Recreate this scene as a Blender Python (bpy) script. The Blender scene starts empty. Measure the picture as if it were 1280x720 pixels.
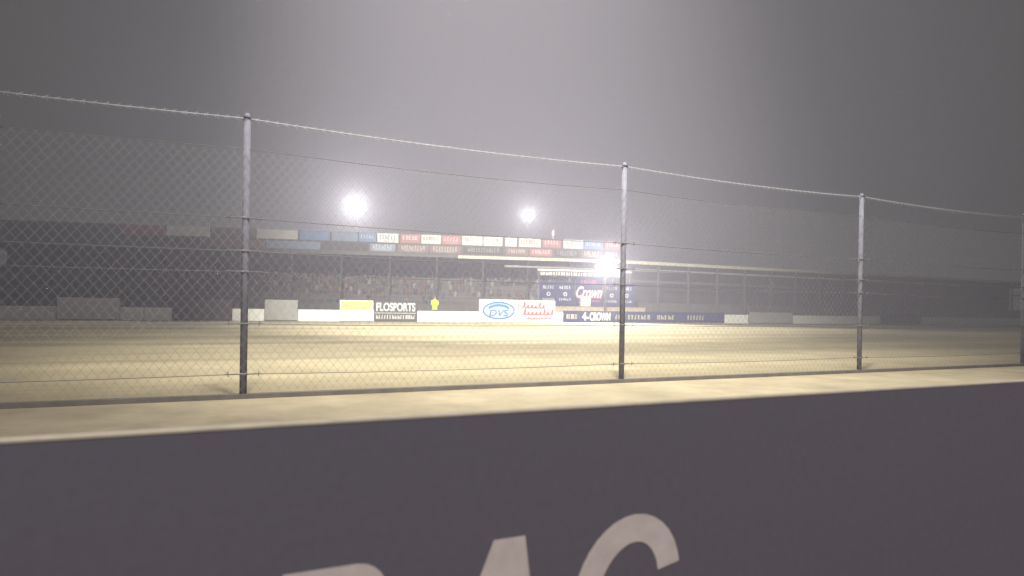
import bpy, bmesh, math, random
from mathutils import Matrix, Vector
random.seed(7)
S = bpy.context.scene
C = S.collection
R = math.radians
F, EYE, HOR, ROLL = 800.0, 1.65, 384.0, R(0.9)

def unroll(px, py):
    x, y = px-640, py-360
    return 640+x*math.cos(ROLL)+y*math.sin(ROLL), 360-x*math.sin(ROLL)+y*math.cos(ROLL)
def on_line(px, py, Y0, s):           # layout helper: where the line Y = Y0 + s X is seen in a picture column
    u, v = unroll(px, py)
    k = (u-640)/F
    Y = Y0/(1-s*k)
    return Vector((k*Y, Y, EYE+(HOR-v)*Y/F))

# ---------------------------------------------------------------- materials
def mat(name, col, rough=0.7, metal=0.0, var=0.25, scale=3.0, bump=0.0, col2=None, stretch=None, spec=0.3):
    m = bpy.data.materials.new(name); m.use_nodes = True
    nt = m.node_tree; b = nt.nodes['Principled BSDF']
    b.inputs['Roughness'].default_value = rough; b.inputs['Metallic'].default_value = metal
    b.inputs['Specular IOR Level'].default_value = spec
    tc = nt.nodes.new('ShaderNodeTexCoord'); mp = nt.nodes.new('ShaderNodeMapping')
    nt.links.new(tc.outputs['Object'], mp.inputs['Vector'])
    if stretch: mp.inputs['Scale'].default_value = stretch
    n = nt.nodes.new('ShaderNodeTexNoise'); n.inputs['Scale'].default_value = scale
    n.inputs['Detail'].default_value = 8; n.inputs['Roughness'].default_value = 0.65
    nt.links.new(mp.outputs['Vector'], n.inputs['Vector'])
    r = nt.nodes.new('ShaderNodeValToRGB')
    r.color_ramp.elements[0].position = 0.3; r.color_ramp.elements[1].position = 0.72
    c2 = col2 or tuple(c*(1-var) for c in col)
    r.color_ramp.elements[0].color = (*c2, 1); r.color_ramp.elements[1].color = (*col, 1)
    nt.links.new(n.outputs['Fac'], r.inputs['Fac']); nt.links.new(r.outputs['Color'], b.inputs['Base Color'])
    if bump:
        bp = nt.nodes.new('ShaderNodeBump'); bp.inputs['Strength'].default_value = bump
        nt.links.new(n.outputs['Fac'], bp.inputs['Height']); nt.links.new(bp.outputs['Normal'], b.inputs['Normal'])
    return m
def emis(name, col, st):
    m = bpy.data.materials.new(name); m.use_nodes = True
    nt = m.node_tree; nt.nodes.clear()
    o = nt.nodes.new('ShaderNodeOutputMaterial'); e = nt.nodes.new('ShaderNodeEmission')
    e.inputs['Color'].default_value = (*col, 1); e.inputs['Strength'].default_value = st
    nt.links.new(e.outputs[0], o.inputs['Surface'])
    m.cycles.emission_sampling = 'NONE'
    return m
M = {}
M['steel'] = mat('galvanised_steel', (.19, .185, .22), .8, 0, .3, 6, spec=.1)
M['wire'] = mat('wire', (.38, .38, .40), .6, .1, .3, 10)
M['mesh'] = mat('mesh_wire', (.30, .295, .30), .65, .1, .3, 10)
M['darkwire'] = mat('dark_wire', (.18, .17, .17), .6, .1, .3, 10)
M['navy'] = mat('navy_paint', (.022, .032, .11), .7, 0, .3, 2, spec=.1)
M['wallnavy'] = mat('wall_navy', (.094, .085, .107), .9, 0, .12, 30, bump=.08, spec=.1)
M['letter'] = mat('letter_paint', (.44, .385, .37), .8, 0, .2, 12, spec=.1)
M['cap'] = mat('cap_paint', (.46, .41, .32), .9, 0, .3, 8, spec=.05)
M['white'] = mat('white_paint', (.76, .75, .70), .6, 0, .18, 1.6)
M['offwhite'] = mat('offwhite_board', (.64, .62, .60), .6, 0, .2, 1.2)
M['pale'] = mat('pale_fascia', (.66, .62, .48), .6, 0, .2, 1.2)
M['red'] = mat('red_board', (.42, .17, .165), .6, 0, .3, 1.2)
M['maroon'] = mat('maroon_board', (.24, .15, .135), .6, 0, .3, 1.2)
M['blue'] = mat('blue_board', (.18, .27, .48), .6, 0, .3, 1.2)
M['skyblue'] = mat('slate_blue_board', (.24, .29, .40), .6, 0, .3, 1.2)
M['charcoal'] = mat('charcoal_board', (.075, .068, .068), .6, 0, .3, 1.2)
M['grey'] = mat('grey_board', (.34, .33, .31), .6, 0, .3, 1.2)
M['yellow'] = mat('yellow_paint', (.72, .60, .16), .6, 0, .2, 1.2)
M['ink'] = mat('black_ink', (.035, .035, .04), .6, 0, .2, 2)
M['lgrey'] = mat('light_grey_ink', (.50, .50, .50), .6, 0, .2, 2)
M['paleyel'] = mat('pale_yellow_ink', (.52, .48, .32), .6, 0, .2, 2)
M['redink'] = mat('red_ink', (.52, .08, .10), .6, 0, .2, 2)
M['blueink'] = mat('blue_ink', (.05, .16, .36), .6, 0, .2, 2)
M['paleblue'] = mat('pale_blue_ink', (.46, .58, .64), .6, 0, .2, 2)
M['standdark'] = mat('stand_dark', (.09, .08, .072), .85, 0, .4, 1)
M['standmid'] = mat('stand_concrete', (.14, .13, .118), .85, 0, .35, 1)
M['roof'] = mat('roof_sheet', (.12, .12, .12), .6, .2, .3, 1)
M['timber'] = mat('stage_timber', (.46, .38, .25), .8, 0, .3, 2)
M['hivis'] = mat('hi_vis', (.42, .90, .03), .6, 0, .08, 5)
M['skin'] = mat('skin', (.45, .28, .20), .6, 0, .1, 5)
M['trouser'] = mat('trousers', (.03, .03, .04), .8, 0, .2, 5)
M['hair'] = mat('hair', (.04, .03, .02), .7, 0, .2, 8)
M['lens'] = emis('floodlight_lens', (1, .98, .95), 80)
M['ground'] = mat('dry_ground', (.43, .365, .245), .95, 0, .40, .6, bump=.5, spec=.1)
M['bank'] = mat('bank_soil', (.36, .30, .20), .95, 0, .35, .8, bump=.2, spec=.1)
M['kerb'] = mat('kerb_timber', (.16, .14, .12), .9, 0, .35, 4, bump=.2)
# dirt track: long wheel-worn bands along the racing line
def track_mat():
    m = mat('track_dirt', (.47, .405, .27), .95, 0, .28, .5, bump=.4, spec=.1)
    nt = m.node_tree; b = nt.nodes['Principled BSDF']
    base = [n for n in nt.nodes if n.type == 'VALTORGB'][0]
    tc = [n for n in nt.nodes if n.type == 'TEX_COORD'][0]
    mp = nt.nodes.new('ShaderNodeMapping'); mp.inputs['Scale'].default_value = (.010, .26, 1)
    n = nt.nodes.new('ShaderNodeTexNoise'); n.inputs['Scale'].default_value = 1.0; n.inputs['Detail'].default_value = 9
    r = nt.nodes.new('ShaderNodeValToRGB')
    r.color_ramp.elements[0].position = .38; r.color_ramp.elements[1].position = .62
    r.color_ramp.elements[0].color = (.68, .66, .61, 1); r.color_ramp.elements[1].color = (1.04, 1.03, .98, 1)
    mx = nt.nodes.new('ShaderNodeMix'); mx.data_type = 'RGBA'; mx.blend_type = 'MULTIPLY'; mx.inputs[0].default_value = 1
    nt.links.new(tc.outputs['Object'], mp.inputs['Vector']); nt.links.new(mp.outputs['Vector'], n.inputs['Vector'])
    nt.links.new(n.outputs['Fac'], r.inputs['Fac'])
    nt.links.new(base.outputs['Color'], mx.inputs[6]); nt.links.new(r.outputs['Color'], mx.inputs[7])
    nt.links.new(mx.outputs[2], b.inputs['Base Color'])
    return m
M['track'] = track_mat()
def crowd_mat():
    m = bpy.data.materials.new('crowd_cloth'); m.use_nodes = True
    nt = m.node_tree; b = nt.nodes['Principled BSDF']; b.inputs['Roughness'].default_value = .85
    a = nt.nodes.new('ShaderNodeAttribute'); a.attribute_name = 'tone'
    nt.links.new(a.outputs['Color'], b.inputs['Base Color']); return m
M['crowd'] = crowd_mat()

# ---------------------------------------------------------------- mesh helpers
def box(bm, x0, x1, y0, y1, z0, z1):
    v = [bm.verts.new(p) for p in ((x0,y0,z0),(x1,y0,z0),(x1,y1,z0),(x0,y1,z0),(x0,y0,z1),(x1,y0,z1),(x1,y1,z1),(x0,y1,z1))]
    for f in ((0,3,2,1),(4,5,6,7),(0,1,5,4),(1,2,6,5),(2,3,7,6),(3,0,4,7)): bm.faces.new([v[i] for i in f])
def poly(bm, pts, y0, y1):                            # flat shape in the x-z plane with a thickness
    A = [bm.verts.new((x, y0, z)) for x, z in pts]; B = [bm.verts.new((x, y1, z)) for x, z in pts]
    n = len(pts)
    bm.faces.new(A); bm.faces.new(B[::-1])
    for i in range(n): bm.faces.new((A[i], B[i], B[(i+1) % n], A[(i+1) % n]))
def tube(bm, pts, r, n=8, r2=None):
    pts = [Vector(p) for p in pts]; rings = []
    for i, p in enumerate(pts):
        d = (pts[min(i+1, len(pts)-1)]-pts[max(i-1, 0)]).normalized()
        a = d.orthogonal().normalized(); b = d.cross(a)
        rr = r if r2 is None else r+(r2-r)*i/(len(pts)-1)
        rings.append([bm.verts.new(p+(a*math.cos(2*math.pi*k/n)+b*math.sin(2*math.pi*k/n))*rr) for k in range(n)])
    for i in range(len(rings)-1):
        for k in range(n):
            bm.faces.new((rings[i][k], rings[i][(k+1) % n], rings[i+1][(k+1) % n], rings[i+1][k]))
    bm.faces.new(rings[0][::-1]); bm.faces.new(rings[-1])
def stroke(bm, pts, w, y0, y1):                       # thick poly-line in the x-z plane, mitred
    pts = [Vector(p) for p in pts]; L = []; Rr = []
    for i, p in enumerate(pts):
        a = (pts[i]-pts[i-1]).normalized() if i > 0 else None
        b = (pts[i+1]-pts[i]).normalized() if i < len(pts)-1 else None
        d = ((a or b)+(b or a)).normalized(); nrm = Vector((-d.y, d.x))
        s = w/2/max(.5, abs(nrm.dot(Vector((-(a or b).y, (a or b).x)))))
        L.append(p+nrm*s); Rr.append(p-nrm*s)
    vs = [[bm.verts.new((q.x, y, q.y)) for q in (l, r_) for y in (y0, y1)] for l, r_ in zip(L, Rr)]
    for i in range(len(vs)-1):
        A, B = vs[i], vs[i+1]
        bm.faces.new((A[0], B[0], B[2], A[2])); bm.faces.new((A[1], A[3], B[3], B[1]))
        bm.faces.new((A[0], A[1], B[1], B[0])); bm.faces.new((A[2], B[2], B[3], A[3]))
    for A in (vs[0], vs[-1]): bm.faces.new((A[0], A[2], A[3], A[1]))
def arc(cx, cz, rx, rz, a0, a1, n=14):
    return [(cx+rx*math.cos(R(a0+(a1-a0)*i/n)), cz+rz*math.sin(R(a0+(a1-a0)*i/n))) for i in range(n+1)]
def obj(name, bm, m, parent=None, smooth=False, bevel=0):
    bmesh.ops.recalc_face_normals(bm, faces=bm.faces)
    me = bpy.data.meshes.new(name); bm.to_mesh(me); bm.free()
    me.materials.append(m)
    if smooth:
        for p in me.polygons: p.use_smooth = True
    o = bpy.data.objects.new(name, me); C.objects.link(o)
    if parent: o.parent = parent
    if bevel:
        bv = o.modifiers.new('bevel', 'BEVEL'); bv.width = bevel; bv.segments = 2
    return o
def thing(name, label, cat, loc=(0,0,0), rz=0, group=None):
    o = bpy.data.objects.new(name, None); C.objects.link(o); o.empty_display_size = .2
    o.location = loc; o.rotation_euler = (0, 0, rz); o['label'] = label; o['category'] = cat
    if group: o['group'] = group
    return o
def tag(o, label, cat, group=None, kind=None):
    o['label'] = label; o['category'] = cat
    if group: o['group'] = group
    if kind: o['kind'] = kind
    return o
def struct(name, bm, m, label):
    o = obj(name, bm, m); o['kind'] = 'structure'; o['label'] = label; o['category'] = name.replace('_', ' '); return o
def text(name, s, h, w, cx, cz, y, m, parent, bold=.02, shear=0):
    cu = bpy.data.curves.new(name, 'FONT'); cu.body = s; cu.offset = bold; cu.extrude = .0; cu.shear = shear
    t = bpy.data.objects.new(name, cu); C.objects.link(t)
    dg = bpy.context.evaluated_depsgraph_get(); me = bpy.data.meshes.new_from_object(t.evaluated_get(dg))
    bpy.data.objects.remove(t)
    xs = [v.co.x for v in me.vertices]; ys = [v.co.y for v in me.vertices]
    x0, x1, y0, y1 = min(xs), max(xs), min(ys), max(ys)
    for v in me.vertices:
        v.co = Vector((cx+((v.co.x-x0)/(x1-x0)-.5)*w, y, cz+((v.co.y-y0)/(y1-y0)-.5)*h))
    me.materials.clear(); me.materials.append(m)
    o = bpy.data.objects.new(name, me); C.objects.link(o); o.parent = parent; return o
def scrawl(bm, x0, x1, z0, z1, y, n, rnd, wt=.22):    # lettering too small to read in the photograph
    cw = (x1-x0)/n; h = z1-z0; t = min(cw, h)*wt
    for i in range(n):
        a = x0+cw*(i+.12); b = x0+cw*(i+.84)
        k = rnd.randrange(5)
        if k != 4: box(bm, a, a+t, y-.01, y, z0, z1)
        if k in (0, 1): box(bm, b-t, b, y-.01, y, z0, z1-(h*.4 if k == 1 else 0))
        if k in (0, 2, 3, 4): box(bm, a+t+.002, b-t-.002, y-.01, y, z1-t, z1)
        if k in (1, 3): box(bm, a+t+.002, b-t-.002, y-.01, y, z0+h*.42, z0+h*.42+t)
        if k in (2, 3, 4): box(bm, a+t+.002, b-t-.002, y-.01, y, z0, z0+t)
        if k == 4: stroke(bm, [(a, z0), ((a+b)/2, z1)], t, y-.01, y)

# ---------------------------------------------------------------- setting
DX, DY = .908, .418; SL = DY/DX; ANG = math.atan2(DY, DX)
FENCE0 = Vector((2.48, 14.38, 0))                      # foot of the near fence post
FY = FENCE0.y-SL*FENCE0.x
WY = 70.0                                              # far barrier line Y = WY + SL X
SY, SS = 86.0, .18                                     # grandstand front line
bm = bmesh.new()
for (x, y) in ((-900,-300),(900,-300),(900,1200),(-900,1200)): bm.verts.new((x,y,0))
bm.faces.new(list(bm.verts))
struct('ground', bm, M['ground'], 'dry beige ground beside the dirt track')
bm = bmesh.new()                                       # track built in its own frame, x along the straight
for (x, y) in ((-130, .35), (230, .35), (230, (WY-FY)*DX-.3), (-130, (WY-FY)*DX-.3)): bm.verts.new((x, y, 0))
bm.faces.new(list(bm.verts))
tr = struct('track', bm, M['track'], 'floodlit beige dirt race track behind the fence')
tr.location = (0, FY, .004); tr.rotation_euler = (0, 0, ANG)
bm = bmesh.new()
box(bm, -130, 230, 0, 46, -.5, .8)
bk = struct('bank', bm, M['bank'], 'raised soil bank behind the white barrier')
bk.location = (0, WY+.35, 0); bk.rotation_euler = (0, 0, ANG)

# ---------------------------------------------------------------- near wall with big letters
k = (438-640)/F
W0 = Vector((k*2.0, 2.0, 0)); WT = EYE-144.2*2.0/F
wall = thing('lettered_wall', 'dark navy wall with big pale letters in the foreground', 'wall', (W0.x, W0.y, 0), ANG)
bm = bmesh.new(); box(bm, -8, 14, 0, .03, 0, WT-.007)
obj('panel', bm, M['wallnavy'], wall)
bm = bmesh.new(); box(bm, -8, 14, -.002, .032, WT-.007, WT)
obj('cap_rail', bm, M['cap'], wall)
for i in range(-3, 6):
    bm = bmesh.new(); box(bm, i*2.4+.3, i*2.4+.38, .033, .12, 0, WT-.05); obj('post', bm, M['steel'], wall)
LT, LH, SH, TW = .835, .55, .14, .105
h = TW/2
YA, YB, YC, YD = -.0022, -.0008, -.0036, -.0024
def sheared(pts, cx): return [(cx+x+SH*z, LT-LH+z) for x, z in pts]
# R
bm = bmesh.new(); cx = -.075
outer = [(-.19, LH), (.03, LH)]+arc(.03, LH-.165, .13, .165, 88, -88, 14)+[(.03, LH-.33), (-.09, LH-.33), (-.09, 0), (-.19, 0)]
poly(bm, sheared(outer, cx), YA, YB)
poly(bm, sheared([(-.02, LH-.331), (.08, LH-.331), (.19, 0), (.075, 0)], cx), YA, YB)
obj('letter', bm, M['letter'], wall)
bm = bmesh.new(); poly(bm, sheared([(-.09, LH-.09), (.02, LH-.09)]+arc(.02, LH-.165, .05, .075, 85, -85, 8)+[(.02, LH-.24), (-.09, LH-.24)], cx), YC, YD)
obj('letter_counter', bm, M['wallnavy'], wall)
# A
bm = bmesh.new(); cx = .482
A_ = [(-.215, 0), (-.060, LH+.01), (.060, LH+.01), (.215, 0), (.105, 0), (.072, .13), (-.072, .13), (-.105, 0)]
poly(bm, sheared(A_, cx), YA, YB)
obj('letter', bm, M['letter'], wall)
bm = bmesh.new(); poly(bm, sheared([(-.05, .22), (0, .40), (.05, .22)], cx), YC, YD); obj('letter_counter', bm, M['wallnavy'], wall)
# C
bm = bmesh.new(); stroke(bm, sheared(arc(0, LH/2+.010, .19, LH/2-h+.018, 18, 330, 30), 1.020), TW, YA, YB)
obj('letter', bm, M['letter'], wall)

# ---------------------------------------------------------------- catch fence
fence = thing('chain_link_fence', 'tall chain link catch fence with round steel posts along the track', 'fence', FENCE0, ANG)
FT = 4.87; SP = 7.84
XL, XR = -SP*2.3, SP*5.2
wire_z = [FT-.03, FT-.55, 3.12, 2.55, 2.19, 1.29, .42]
for i in range(-2, 6):
    x = i*SP
    bm = bmesh.new(); tube(bm, [(x, 0, -.1), (x, 0, FT-.02)], .06, 14)
    p = obj('post', bm, M['steel'], fence, True)
    bm = bmesh.new(); tube(bm, [(x, 0, FT-.02), (x, 0, FT+.03), (x, 0, FT+.07)], .075, 14, .03); obj('cap', bm, M['steel'], p, True)
    for z in wire_z[2:]:
        bm = bmesh.new()
        tube(bm, [(x-.30, -.045, z), (x+.30, -.045, z)], .011, 6)
        for s in (-.24, .24): tube(bm, [(x+s, -.045, z-.04), (x+s*1.03, -.045, z+.045)], .008, 5)
        tube(bm, [(x-.065, -.05, z), (x+.065, -.05, z)], .022, 6)
        obj('bracket', bm, M['darkwire'], p)
for j, z in enumerate(wire_z):
    bm = bmesh.new()
    pts = []
    for i in range(-2, 5):
        for q in range(8):
            t = q/8; pts.append(((i+t)*SP, -.03, z-(.07 if j < 2 else .03)*4*t*(1-t)))
    tube(bm, pts, .010 if j == 0 else .0065, 6)
    if j == 0:
        x = -SP*2
        while x < SP*5:
            dz = .07*4*((x/SP) % 1)*(1-(x/SP) % 1)
            for a in (-1, 1):
                tube(bm, [(x-.03, -.05*a-.03, z-dz-.035*a), (x+.03, .03*a-.03, z-dz+.05*a)], .0035, 4)
            x += .16
    obj('tension_wire', bm, M['wire'] if j == 0 else M['darkwire'], fence)
bm = bmesh.new(); PT = .155; zb, zt = .06, FT-.62
hh = zt-zb
def prism(bm, a, b, r, n=6):
    a = Vector(a); b = Vector(b); d = (b-a).normalized(); u = Vector((0, 1, 0)); v = d.cross(u)
    rings = []
    for i in range(n+1):
        c = a.lerp(b, i/n)
        rings.append([bm.verts.new(c+u*(r*math.cos(q))+v*(r*math.sin(q))) for q in (0, 2.094, 4.189)])
    for i in range(n):
        for k in range(3): bm.faces.new((rings[i][k], rings[i][(k+1) % 3], rings[i+1][(k+1) % 3], rings[i+1][k]))
KX = 1.25
i = XL
while i < XR:
    for s, y in ((1, .0), (-1, .006)):
        prism(bm, (i, y-.07, zb), (i+s*hh/KX, y-.07, zt), .0024, 16)
    i += PT
obj('chain_mesh', bm, M['mesh'], fence)
bm = bmesh.new(); box(bm, XL, XR, -.12, .05, -.05, .08)
kb = obj('kerb_board', bm, M['kerb'])
tag(kb, 'low dark board along the foot of the fence', 'board')
kb.location = FENCE0; kb.rotation_euler = (0, 0, ANG)

# ---------------------------------------------------------------- far barrier and its signs
bar = thing('barrier_wall', 'low white barrier wall across the far side of the track', 'wall', (0, WY, 0), ANG)
x = -95.0
while x < 175:
    bm = bmesh.new(); box(bm, x, x+5.96, 0, .22, 0, 1.12); obj('wall_section', bm, M['white'], bar, bevel=.03); x += 6.0
def line_sign(name, label, cat, px0, px1, z0, z1, m, Y0=WY, s=SL, off=.0, py=390, frame=None):
    a = on_line(px0, py, Y0, s); b = on_line(px1, py, Y0, s)
    ang = math.atan2(s, 1); n = Vector((math.sin(ang), -math.cos(ang), 0))
    c = (a+b)/2; w = math.hypot(b.x-a.x, b.y-a.y)-.08
    t = thing(name, label, cat, (c.x+n.x*off, c.y+n.y*off, 0), ang)
    bm = bmesh.new(); box(bm, -w/2, w/2, -.05, 0, z0, z1)
    obj('panel', bm, m, t)
    if frame:
        bm = bmesh.new()
        for (x0, x1, q0, q1) in ((-w/2-.04, w/2+.04, z1, z1+.05), (-w/2-.04, w/2+.04, z0-.05, z0), (-w/2-.04, -w/2, z0, z1), (w/2, w/2+.04, z0, z1)):
            box(bm, x0, x1, -.06, .0, q0, q1)
        obj('frame', bm, frame, t)
    return t, w
rnd = random.Random(3)
OFF = .03
t, w = line_sign('sign_board', 'white sign with a yellow upper half at the left end of the barrier signs', 'sign', 424, 466, .1, 2.05, M['white'], off=OFF, frame=M['lgrey'])
bm = bmesh.new(); box(bm, -w/2+.1, w/2-.1, -.062, -.052, 1.15, 1.98); obj('yellow_field', bm, M['yellow'], t)
bm = bmesh.new(); scrawl(bm, -w*.4, w*.45, 1.35, 1.8, -.066, 6, rnd); obj('lettering', bm, M['grey'], t)
bm = bmesh.new(); scrawl(bm, -w*.4, w*.45, .45, .75, -.054, 9, rnd); obj('lettering', bm, M['grey'], t)
t, w = line_sign('sign_board', 'charcoal sign with grey capital letters beside the yellow and white sign', 'sign', 467, 521, .08, 2.1, M['charcoal'], off=OFF, frame=M['ink'])
text('lettering', 'FLOSPORTS', .86, w*.92, 0, 1.48, -.06, M['lgrey'], t, .035)
bm = bmesh.new(); box(bm, -w/2+.08, w/2-.08, -.058, -.052, .84, .90); obj('rule', bm, M['lgrey'], t)
bm = bmesh.new(); scrawl(bm, -w*.47, w*.47, .28, .68, -.056, 15, rnd, .30); obj('lettering', bm, M['lgrey'], t)
t, w = line_sign('sign_board', 'white sign with a blue oval emblem on the barrier', 'sign', 598, 647, .08, 2.42, M['white'], off=OFF, frame=M['lgrey'])
bm = bmesh.new(); poly(bm, arc(0, 1.26, w*.38, .84, 0, 351, 39), -.057, -.052); obj('oval_field', bm, M['paleblue'], t)
bm = bmesh.new(); stroke(bm, arc(0, 1.26, w*.40, .88, 0, 360, 40), .20, -.064, -.058); obj('oval_ring', bm, M['blueink'], t)
text('lettering', 'DVS', .74, w*.52, 0, 1.0, -.062, M['blueink'], t, .03, .2)
bm = bmesh.new(); stroke(bm, arc(0, 1.35, w*.27, .48, 165, 15, 16), .28, -.064, -.058); obj('swoosh', bm, M['blueink'], t)
t, w = line_sign('sign_board', 'white sign with red script lettering right of the oval emblem sign', 'sign', 648, 693, .08, 2.42, M['offwhite'], off=OFF, frame=M['lgrey'])
rs = random.Random(5)
for z, xa, xb, n, amp in ((1.58, -.44, .22, 6, .60), (.86, -.42, .46, 8, .56), (.36, -.30, .40, 9, .26)):
    pts = []; amps = [amp*(1 if j == 0 else rs.choice((.42, .5, .55, .95))) for j in range(n)]
    for i in range(n*10+1):
        u = i/10; j = min(n-1, int(u)); ph = (u-j)*2*math.pi
        zz = z+amps[j]*(.5-.5*math.cos(ph))
        pts.append(((xa+(xb-xa)*u/n)*w+.15*math.sin(ph)+.25*(zz-z), zz))
    bm = bmesh.new(); stroke(bm, pts, .16 if amp > .3 else .09, -.064, -.052); obj('script_lettering', bm, M['redink'], t)
t, w = line_sign('sign_board', 'long navy barrier panel with white lettering in front of the stage', 'sign', 703, 905, .06, 1.36, M['navy'], off=OFF)
def xloc(px): 
    q = on_line(px, 395, WY, SL); return (q.x-t.location.x)*math.cos(ANG)+(q.y-t.location.y)*math.sin(ANG)
xa, xb = xloc(727), xloc(735)
text('lettering', '4-', .95, xb-xa, (xa+xb)/2, .72, -.062, M['white'], t, .03)
xa, xb = xloc(736.3), xloc(762)
text('lettering', 'CROWN', .95, xb-xa, (xa+xb)/2, .72, -.062, M['white'], t, .03)
for p0, p1, n in ((707, 721, 5), (768, 776, 2), (784, 812, 7), (820, 843, 5), (858, 880, 6)):
    bm = bmesh.new(); scrawl(bm, xloc(p0), xloc(p1), .42, .95, -.056, n, rnd, .28); obj('lettering', bm, M['paleyel'], t)
# plain boards further along the barrier
for px0, px1, zt_, m, lb in ((330, 372, 2.0, 'grey', 'plain grey board on the barrier, further left than the yellow and white sign'),
                             (215, 290, 1.9, 'charcoal', 'long plain charcoal board on the barrier left of the fence post'),
                             (70, 150, 1.9, 'offwhite', 'plain off-white board near the left end of the barrier'),
                             (935, 990, 1.5, 'grey', 'plain grey board on the barrier right of the navy panel'),
                             (1100, 1150, 1.5, 'charcoal', 'plain charcoal board on the barrier at the far right')):
    t, w = line_sign('sign_board', lb, 'sign', px0, px1, .1, zt_, M[m], off=OFF, frame=M['ink'])

# ---------------------------------------------------------------- grandstand
SA = math.atan(SS); SE = Vector((0, SY, 0))
def sx(px, py=300): 
    q = on_line(px, py, SY, SS); return q.x/math.cos(SA)
XA, XB = -66.0, sx(777)
st = thing('grandstand', 'long dark covered grandstand with boards along its roof edge', 'grandstand', SE, SA)
bm = bmesh.new()
for i in range(9):                                     # stepped tiers
    box(bm, XA, XB, 1.2+i*1.0, 10.4, .7+(i*.55), 1.9+i*.55-.004*i)
obj('seating_tiers', bm, M['standmid'], st)
bm = bmesh.new(); box(bm, XA, XB, 10.42, 10.7, .8, 8.4); obj('back_wall', bm, M['standdark'], st)
bm = bmesh.new(); box(bm, XA, XB, -.3, 11, 8.05, 8.42); obj('roof', bm, M['roof'], st)
bm = bmesh.new(); box(bm, XA, XB, 0.06, .25, 8.42, 11.0); obj('fascia_backing', bm, M['standmid'], st)
bm = bmesh.new(); box(bm, sx(572, 323), XB, -.42, -.3, 7.98, 8.38); obj('fascia_beam', bm, M['pale'], st)
bm = bmesh.new(); box(bm, sx(630, 333), XB, -.36, -.2, 7.0, 7.3); obj('lower_beam', bm, M['grey'], st)
x = XA+1
while x < XB:
    bm = bmesh.new(); box(bm, x-.09, x+.09, .1, .30, .7, 8.05); obj('column', bm, M['standdark'], st); x += 6.1
bm = bmesh.new()
for z in (2.45, 2.95): tube(bm, [(XA, .9, z), (XB, .9, z)], .035, 6)
x = XA
while x < XB: tube(bm, [(x, .9, 1.2), (x, .9, 2.95)], .03, 6); x += 2.0
obj('front_rail', bm, M['steel'], st)
# spectators in the tiers: a far mass
bm = bmesh.new(); lay = bm.loops.layers.float_color.new('tone')
pal = [(.06,.06,.07), (.11,.09,.08), (.17,.06,.05), (.08,.09,.14), (.18,.165,.15), (.09,.08,.065), (.05,.05,.06), (.26,.24,.22), (.14,.12,.10), (.07,.06,.06)]
rc = random.Random(11)
def person_blob(x, y, z):
    col = rc.choice(pal); s = rc.uniform(.9, 1.12)
    prof = [(.17, .0), (.21, .25), (.23, .5), (.10, .62), (.07, .66), (.105, .74), (.11, .84), (.06, .93)]
    rings = []
    for r_, zz in prof:
        rings.append([bm.verts.new((x+r_*s*math.cos(q*1.0472)*(1.1 if zz < .6 else 1), y+r_*s*.75*math.sin(q*1.0472), z+zz*s)) for q in range(6)])
    for i in range(len(rings)-1):
        c = col if prof[i][1] < .6 else ((.22,.15,.12) if prof[i][1] < .8 else (.06,.04,.03))
        for q in range(6):
            f = bm.faces.new((rings[i][q], rings[i][(q+1) % 6], rings[i+1][(q+1) % 6], rings[i+1][q]))
            for l in f.loops: l[lay] = (*c, 1)
    f = bm.faces.new(rings[-1])
    for l in f.loops: l[lay] = (.06, .04, .03, 1)
for i in range(9):
    x = XA+.5; full = .6
    while x < XB-.5:
        if rc.random() < .06: full = rc.choice((.2, .5, .75, .85))
        if rc.random() < full: person_blob(x+rc.uniform(-.1, .1), 1.75+i*1.0, 1.9+i*.55+rc.choice((0, 0, 0, 0, .35)))
        x += .62
cr = obj('spectators', bm, M['crowd'])
tag(cr, 'far-off seated crowd filling the shaded tiers of the grandstand', 'crowd', kind='stuff')
cr.location = SE; cr.rotation_euler = (0, 0, SA)

# boards on the roof edge
cols = {'white': 'white', 'offwhite': 'off-white', 'red': 'red', 'maroon': 'dark maroon', 'blue': 'blue', 'skyblue': 'slate blue', 'grey': 'grey', 'charcoal': 'charcoal'}
upper = [(150,205,'red'),(207,262,'white'),(264,318,'maroon'),(320,372,'offwhite'),(374,412,'blue'),(414,447,'skyblue'),
         (448,470,'blue'),(471,498,'white'),(500,525,'red'),(526,551,'offwhite'),(552,576,'red'),(577,603,'white'),(604,628,'white'),
         (631,646,'white'),(648,676,'offwhite'),(678,701,'red'),(704,729,'white'),(730,754,'blue'),(756,775,'red')]
lower = [(180,250,'charcoal'),(252,330,'maroon'),(332,400,'skyblue'),(402,460,'charcoal'),(462,494,'skyblue'),(497,535,'maroon'),(537,576,'maroon'),(579,629,'charcoal'),(632,660,'maroon'),(662,690,'red'),(693,724,'charcoal'),(727,752,'maroon'),(754,775,'charcoal')]
def ordinal(i): return ['first','second','third','fourth','fifth','sixth','seventh','eighth','ninth','tenth','eleventh','twelfth','thirteenth','fourteenth','fifteenth','sixteenth','seventeenth','eighteenth','nineteenth'][i]
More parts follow.
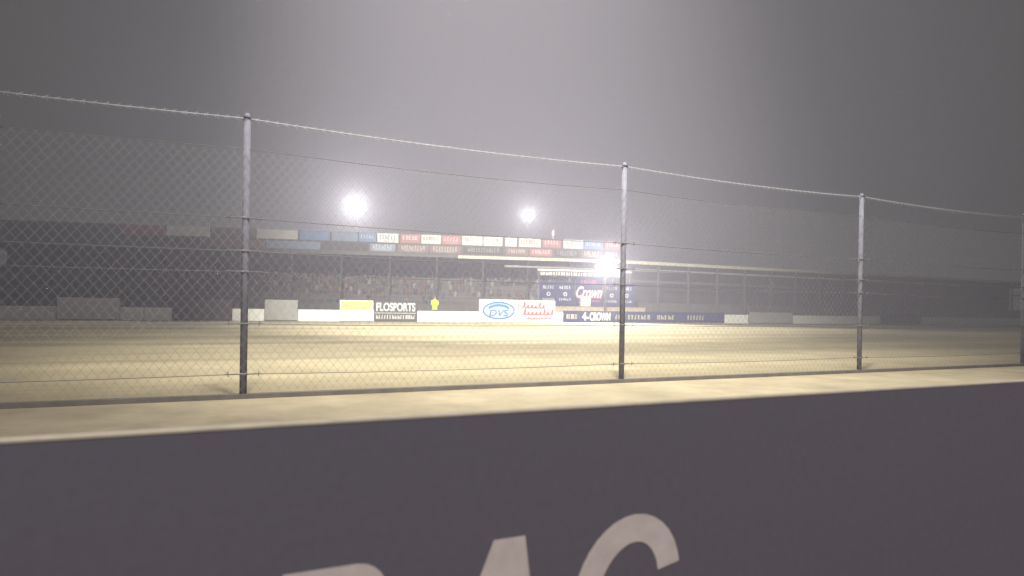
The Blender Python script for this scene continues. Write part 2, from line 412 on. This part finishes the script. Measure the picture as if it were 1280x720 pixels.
for row, (lst, z0, z1, py) in (('upper', (upper, 9.80, 10.98, 298)), ('lower', (lower, 8.62, 9.58, 312))):
    for i, (a, b, cn) in enumerate(lst):
        lab = '%s board, %s from the left in the %s row on the grandstand roof' % (cols[cn], ordinal(i), row)
        x0, x1 = sx(a, py)+.03, sx(b, py)-.03
        c = (x0+x1)/2; w = x1-x0
        t = thing('fascia_board', lab, 'sign', (SE.x+c*math.cos(SA), SE.y+c*math.sin(SA), 0), SA)
        bm = bmesh.new(); box(bm, -w/2, w/2, 0, .055, z0, z1); obj('panel', bm, M[cn], t)
        if a < 440: continue
        ink = {'white': 'ink', 'offwhite': 'redink', 'red': 'offwhite', 'maroon': 'lgrey', 'blue': 'offwhite', 'skyblue': 'offwhite', 'charcoal': 'grey'}[cn]
        if cn == 'white' and i % 3 == 1: ink = 'blueink'
        if cn == 'white' and i % 3 == 2: ink = 'redink'
        n = max(4, int(w/.42)); hh2 = rnd.uniform(.42, .62)
        bm = bmesh.new(); scrawl(bm, -w*.40, w*.40, (z0+z1)/2-hh2/2+.1, (z0+z1)/2+hh2/2+.1, -.002, n, rnd); obj('lettering', bm, M[ink], t)
        if rnd.random() < .6:
            bm = bmesh.new(); scrawl(bm, -w*.3, w*.3, z0+.12, z0+.27, -.002, n, rnd); obj('lettering', bm, M[ink], t)

# low pavilion to the right of the stand
P0 = Vector((SE.x+XB*math.cos(SA)+.3, SE.y+XB*math.sin(SA), 0))
pv = thing('pavilion', 'low open pavilion with a pale roof edge right of the grandstand', 'building', P0, ANG)
PL = 108
bm = bmesh.new(); box(bm, 0, PL, -.6, 9, 7.95, 8.2); obj('roof', bm, M['roof'], pv)
bm = bmesh.new(); box(bm, 0, PL, -.72, -.6, 7.9, 8.34); obj('fascia_beam', bm, M['pale'], pv)
bm = bmesh.new(); box(bm, 0, PL, 8.4, 8.7, .7, 7.95); obj('back_wall', bm, M['standdark'], pv)
bm = bmesh.new(); box(bm, 0, PL, .2, .4, .7, 2.6); obj('front_wall', bm, M['standmid'], pv)
for z, m_ in ((7.0, 'grey'), (5.4, 'standmid')):
    bm = bmesh.new(); box(bm, 0, PL, -.1, .1, z, z+.32); obj('mid_rail', bm, M[m_], pv)
x = .3
while x < PL:
    bm = bmesh.new(); box(bm, x-.1, x+.1, -.4, -.18, .7, 7.9); obj('column', bm, M['standmid'], pv); x += 5.4

# ---------------------------------------------------------------- victory stage with navy backdrops
GY, GS = 79.0, .25; GA = math.atan(GS)
def gq(px, py): return on_line(px, py, GY, GS)
a = gq(668, 386); b = gq(800, 386); c = (a+b)/2; w = math.hypot(b.x-a.x, b.y-a.y)
sg = thing('stage', 'low pale timber stage below the navy backdrops', 'stage', (c.x, c.y, 0), GA)
bm = bmesh.new(); box(bm, -w/2, w/2, -1.6, 2.2, 1.72, 1.85); obj('deck', bm, M['timber'], sg)
bm = bmesh.new(); box(bm, -w/2+.05, w/2-.05, -1.5, -1.4, .8, 1.72); obj('skirt', bm, M['timber'], sg)
for q in range(6):
    bm = bmesh.new(); xx = -w/2+.3+(w-.6)*q/5; box(bm, xx-.07, xx+.07, 1.9, 2.04, .8, 1.72); obj('leg', bm, M['steel'], sg)
def backdrop(px0, px1, label, z1=4.95):
    a = gq(px0, 368); b = gq(px1, 368); c = (a+b)/2; w = math.hypot(b.x-a.x, b.y-a.y)-.06
    t = thing('backdrop', label, 'banner', (c.x, c.y, 1.85), GA)
    bm = bmesh.new(); box(bm, -w/2, w/2, 0, .04, .12, z1-1.85); obj('banner', bm, M['navy'], t)
    bm = bmesh.new()
    for xx in (-w/2+.06, w/2-.06): tube(bm, [(xx, .1, 0), (xx, .1, z1-1.83)], .04, 8)
    tube(bm, [(-w/2, .1, z1-1.87), (w/2, .1, z1-1.87)], .035, 8)
    obj('frame', bm, M['steel'], t)
    return t, w
def marks(t, w, spec, dx):
    for z, n, hh3 in spec:
        for q in range(2):
            bm = bmesh.new(); x0 = -w*.42+q*w*dx; scrawl(bm, x0, x0+w*.34, z, z+hh3, -.004, n, rnd); obj('lettering', bm, M['offwhite'], t)
t, w = backdrop(674, 718, 'navy backdrop with rows of small white marks, leftmost of the three on the stage')
marks(t, w, ((2.2, 5, .38), (.75, 6, .28)), .48)
for q in (-.25, .23):
    bm = bmesh.new(); stroke(bm, arc(w*q, 1.55, .2, .2, 0, 360, 14), .12, -.012, -.004); obj('emblem', bm, M['offwhite'], t)
t, w = backdrop(719, 753, 'navy backdrop with large red and white script, middle of the three on the stage', 5.6)
text('script_outline', 'Crown', 1.60, w*1.0, 0, 1.85, -.012, M['redink'], t, .06, .45)
text('script', 'Crown', 1.44, w*.96, 0, 1.86, -.022, M['white'], t, .012, .45)
bm = bmesh.new(); scrawl(bm, -w*.32, w*.3, 2.95, 3.4, -.004, 6, rnd); obj('lettering', bm, M['redink'], t)
bm = bmesh.new(); stroke(bm, [(-w*.4, .55), (0, .7), (w*.4, .78)], .14, -.012, -.004); obj('underline', bm, M['redink'], t)
t, w = backdrop(754, 794, 'navy backdrop with rows of small white marks, rightmost of the three on the stage')
marks(t, w, ((2.2, 5, .38), (.6, 6, .28)), .48)
for q in (-.25, .23):
    bm = bmesh.new(); stroke(bm, arc(w*q, 1.5, .2, .2, 0, 360, 14), .12, -.012, -.004); obj('emblem', bm, M['offwhite'], t)
a = gq(672, 344); b = gq(790, 344); c = (a+b)/2; w = math.hypot(b.x-a.x, b.y-a.y)
t = thing('header_board', 'dark header board with a row of white lettering above the backdrops', 'sign', (c.x, c.y, 0), GA)
bm = bmesh.new(); box(bm, -w/2, w/2, .15, .22, 5.66, 6.3); obj('panel', bm, M['charcoal'], t)
bm = bmesh.new(); box(bm, -w/2, w/2, .1, .28, 6.3, 6.52); obj('top_rail', bm, M['offwhite'], t)
bm = bmesh.new(); scrawl(bm, -w*.47, w*.42, 5.76, 6.16, .146, 34, rnd, .3); obj('lettering', bm, M['white'], t)
for xx in (-w/2+.2, -w/6, w/6, w/2-.2):
    bm = bmesh.new(); tube(bm, [(xx, .36, 1.85), (xx, .36, 6.35)], .07, 8); obj('post', bm, M['steel'], t)

# white cabinet on the stage front
q = gq(730, 380)
cb = thing('cabinet', 'small white cabinet standing on the stage before the middle backdrop', 'cabinet', (q.x, q.y-1.0, 1.85), GA)
bm = bmesh.new(); box(bm, -.62, .62, -.3, .3, .06, 1.24); obj('body', bm, M['white'], cb, bevel=.03)
bm = bmesh.new(); box(bm, -.68, .68, -.36, .36, 1.24, 1.32); obj('lid', bm, M['white'], cb, bevel=.015)
for xx in (-.29, .29):
    bm = bmesh.new(); box(bm, xx-.27, xx+.27, -.325, -.303, .14, 1.18); d = obj('door', bm, M['white'], cb)
    bm = bmesh.new(); box(bm, xx*.2-.015, xx*.2+.015, -.345, -.327, .55, .7); obj('handle', bm, M['steel'], d)
for xx in (-.5, .5):
    bm = bmesh.new(); box(bm, xx-.06, xx+.06, -.25, .25, 0, .06); obj('foot', bm, M['steel'], cb)

# ---------------------------------------------------------------- marshal in hi-vis
q = on_line(543, 385, WY+1.2, SL)
pr = thing('person', 'person in a bright yellow-green hi-vis coat standing behind the white barrier', 'person', (q.x, q.y, .8), R(10))
def skinmesh(name, pts, edges, rad, m, parent, sub=2):
    me = bpy.data.meshes.new(name); me.from_pydata(pts, edges, []); me.materials.append(m)
    o = bpy.data.objects.new(name, me); C.objects.link(o); o.parent = parent
    md = o.modifiers.new('skin', 'SKIN'); md.use_smooth_shade = True
    for i, r_ in enumerate(rad):
        v = me.skin_vertices[0].data[i]; v.radius = r_ if isinstance(r_, tuple) else (r_, r_); v.use_root = (i == 0)
    sb = o.modifiers.new('sub', 'SUBSURF'); sb.levels = sub; sb.render_levels = sub
    return o
pts = [(0,0,.95),(0,0,1.15),(0,0,1.38),(0,0,1.50),(0,-.01,1.58),(0,-.02,1.68),(0,-.02,1.76),
       (-.19,0,1.42),(-.25,0,1.15),(-.22,-.08,.92),(-.22,-.10,.84),(.19,0,1.42),(.26,0,1.16),(.24,-.08,.94),(.24,-.10,.86),
       (-.10,0,.86),(-.11,-.01,.48),(-.11,.02,.08),(-.11,-.14,.04),(.10,0,.86),(.12,-.01,.48),(.12,.02,.08),(.12,-.14,.04)]
edges = [(0,1),(1,2),(2,3),(3,4),(4,5),(5,6),(2,7),(7,8),(8,9),(9,10),(2,11),(11,12),(12,13),(13,14),(0,15),(15,16),(16,17),(17,18),(0,19),(19,20),(20,21),(21,22)]
rad = [(.16,.11),(.15,.10),(.17,.11),.06,.07,.10,.075,.06,.048,.036,.04,.06,.048,.036,.04,.085,.06,.045,.04,.085,.06,.045,.04]
skinmesh('body', pts, edges, rad, M['skin'], pr)
bm = bmesh.new(); rings = []                           # coat: squarish rings from hem to collar
for z, hw, hd in ((.48, .27, .20), (.75, .255, .19), (1.0, .25, .18), (1.25, .265, .18), (1.40, .275, .16), (1.47, .22, .13), (1.53, .10, .10)):
    ring = []
    for q_ in range(16):
        a = q_*math.pi/8; cx_, sy_ = math.cos(a), math.sin(a)
        ring.append(bm.verts.new((hw*math.copysign(abs(cx_)**.6, cx_), hd*math.copysign(abs(sy_)**.7, sy_), z)))
    rings.append(ring)
for i in range(len(rings)-1):
    for q_ in range(16): bm.faces.new((rings[i][q_], rings[i][(q_+1) % 16], rings[i+1][(q_+1) % 16], rings[i+1][q_]))
obj('coat', bm, M['hivis'], pr, True)
for s in (-1, 1):
    bm = bmesh.new(); tube(bm, [(s*.23, 0, 1.42), (s*.31, 0, 1.30), (s*.34, -.01, 1.12), (s*.30, -.10, .93)], .085, 10, .065); obj('sleeve', bm, M['hivis'], pr, True)
tp = [(0,0,.93),(-.10,0,.84),(-.11,-.01,.48),(-.11,.02,.1),(.10,0,.84),(.12,-.01,.48),(.12,.02,.1)]
skinmesh('trousers', tp, [(0,1),(1,2),(2,3),(0,4),(4,5),(5,6)], [(.17,.12),.105,.08,.065,.105,.08,.065], M['trouser'], pr)
skinmesh('hair', [(0,.01,1.70),(0,.0,1.79)], [(0,1)], [.105,.085], M['hair'], pr)

# ---------------------------------------------------------------- floodlights: a ring of lamps round a middle one
def floodlight(px, py, Y, lr, base, label, aim, power):
    u, v = unroll(px, py); q = Vector(((u-640)/F*Y, Y, EYE+(HOR-v)*Y/F))
    t = thing('floodlight', label, 'floodlight', (q.x, q.y, base), 0)
    H = q.z-base; pitch = lr*2.02
    bm = bmesh.new(); tube(bm, [(0, .35, 0), (0, .35, H*.5), (0, .35, H+.2)], .12, 10, .06); obj('pole', bm, M['standdark'], t, True)
    for dz, hw in ((0, pitch), (pitch*.866, pitch*.5), (-pitch*.866, pitch*.5)):
        bm = bmesh.new(); box(bm, -hw-.1, hw+.1, .2, .26, H+dz-.05, H+dz+.05); obj('crossarm', bm, M['standdark'], t)
        for x in ((-pitch, 0, pitch) if dz == 0 else (-pitch/2, pitch/2)):
            z = H+dz
            bm = bmesh.new(); tube(bm, [(x, .19, z+.06), (x, -.05, z+.02), (x, -.16, z)], lr*.5, 14, lr)
            hd = obj('lamp_head', bm, M['steel'], t, True)
            bm = bmesh.new(); tube(bm, [(x, -.165, z), (x, -.19, z)], lr*.97, 16)
            obj('lens', bm, M['lens'], hd)
    ld = bpy.data.lights.new('flood_lamp', 'SPOT'); ld.energy = power; ld.spot_size = R(160); ld.spot_blend = .5; ld.color = (1, .98, .96); ld.shadow_soft_size = .5
    lo = bpy.data.objects.new('flood_lamp', ld); C.objects.link(lo); lo.location = (q.x, q.y-.9, q.z)
    lo.rotation_euler = (Vector(aim)-lo.location).to_track_quat('-Z', 'Y').to_euler()
    return t
floodlight(446, 258, 96, .43, .8, 'floodlight mast rising behind the left part of the grandstand', (-10, 30, 0), 56000)
floodlight(660, 269, 99, .31, .8, 'small floodlight mast rising behind the middle of the grandstand', (0, 30, 0), 28000)
floodlight(757, 333, 76.5, .42, .8, 'bright floodlight bank on a short mast before the stage', (6, 30, 0), 40000)
# thin mast on the roof
q = on_line(691, 296, SY+2, SS)
t = thing('roof_mast', 'thin pale mast standing on the grandstand roof right of the middle floodlight', 'mast', (q.x, q.y, 8.42))
bm = bmesh.new(); tube(bm, [(0,0,0),(0,0,4.2)], .07, 8, .04); obj('pole', bm, M['white'], t)
bm = bmesh.new(); box(bm, -.16, .16, -.1, .1, 3.3, 3.9); obj('antenna_box', bm, M['white'], t)

# unseen high lamps over the near side; the last one is an added fill
def spot(loc, aim, power, size, blend=.7, col=(1, .965, .90), soft=1.0):
    ld = bpy.data.lights.new('unseen_lamp', 'SPOT'); ld.energy = power; ld.spot_size = R(size); ld.spot_blend = blend; ld.color = col; ld.shadow_soft_size = soft
    lo = bpy.data.objects.new('unseen_lamp', ld); C.objects.link(lo); lo.location = loc
    lo.rotation_euler = (Vector(aim)-Vector(loc)).to_track_quat('-Z', 'Y').to_euler()
spot((-4, 5, 29), (1, 57, 6), 640000, 58, 1.0)
spot((1, 4.5, 24), (1, 26, 0), 95000, 74, 1.0)
spot((1, -6, 16), (1, 10, 0), 20000, 84, 1.0, (1, .96, .98))  # fill added behind the camera to brighten near wall and fence posts

# ---------------------------------------------------------------- night air
w = bpy.data.worlds.new('World'); S.world = w; w.use_nodes = True
nt = w.node_tree
nt.nodes['Background'].inputs['Color'].default_value = (.11, .105, .11, 1)
nt.nodes['Background'].inputs['Strength'].default_value = .3
D = .0034
vs = nt.nodes.new('ShaderNodeVolumeScatter'); vs.inputs['Density'].default_value = D; vs.inputs['Anisotropy'].default_value = .15
vs.inputs['Color'].default_value = (.87, .815, .97, 1)
em = nt.nodes.new('ShaderNodeEmission'); em.inputs['Color'].default_value = (1, .94, 1.05, 1); em.inputs['Strength'].default_value = .026*D  # faint glow added to the air itself, lifts the dark tones
ad = nt.nodes.new('ShaderNodeAddShader')
nt.links.new(vs.outputs[0], ad.inputs[0]); nt.links.new(em.outputs[0], ad.inputs[1])
nt.links.new(ad.outputs[0], nt.nodes['World Output'].inputs['Volume'])

# ---------------------------------------------------------------- camera
cd = bpy.data.cameras.new('Camera'); cam = bpy.data.objects.new('Camera', cd); C.objects.link(cam)
cd.sensor_width = 36; cd.lens = F/1280*36; cd.shift_y = (HOR-360)/1280; cd.clip_end = 3000; cd.clip_start = .05
cam.matrix_world = Matrix.Translation((0, 0, EYE)) @ Matrix.Rotation(R(90), 4, 'X') @ Matrix.Rotation(ROLL, 4, 'Z')
cd.dof.use_dof = True; cd.dof.focus_distance = 16; cd.dof.aperture_fstop = 1.6
S.camera = cam
S.view_settings.view_transform = 'Standard'; S.view_settings.look = 'None'; S.view_settings.exposure = 0
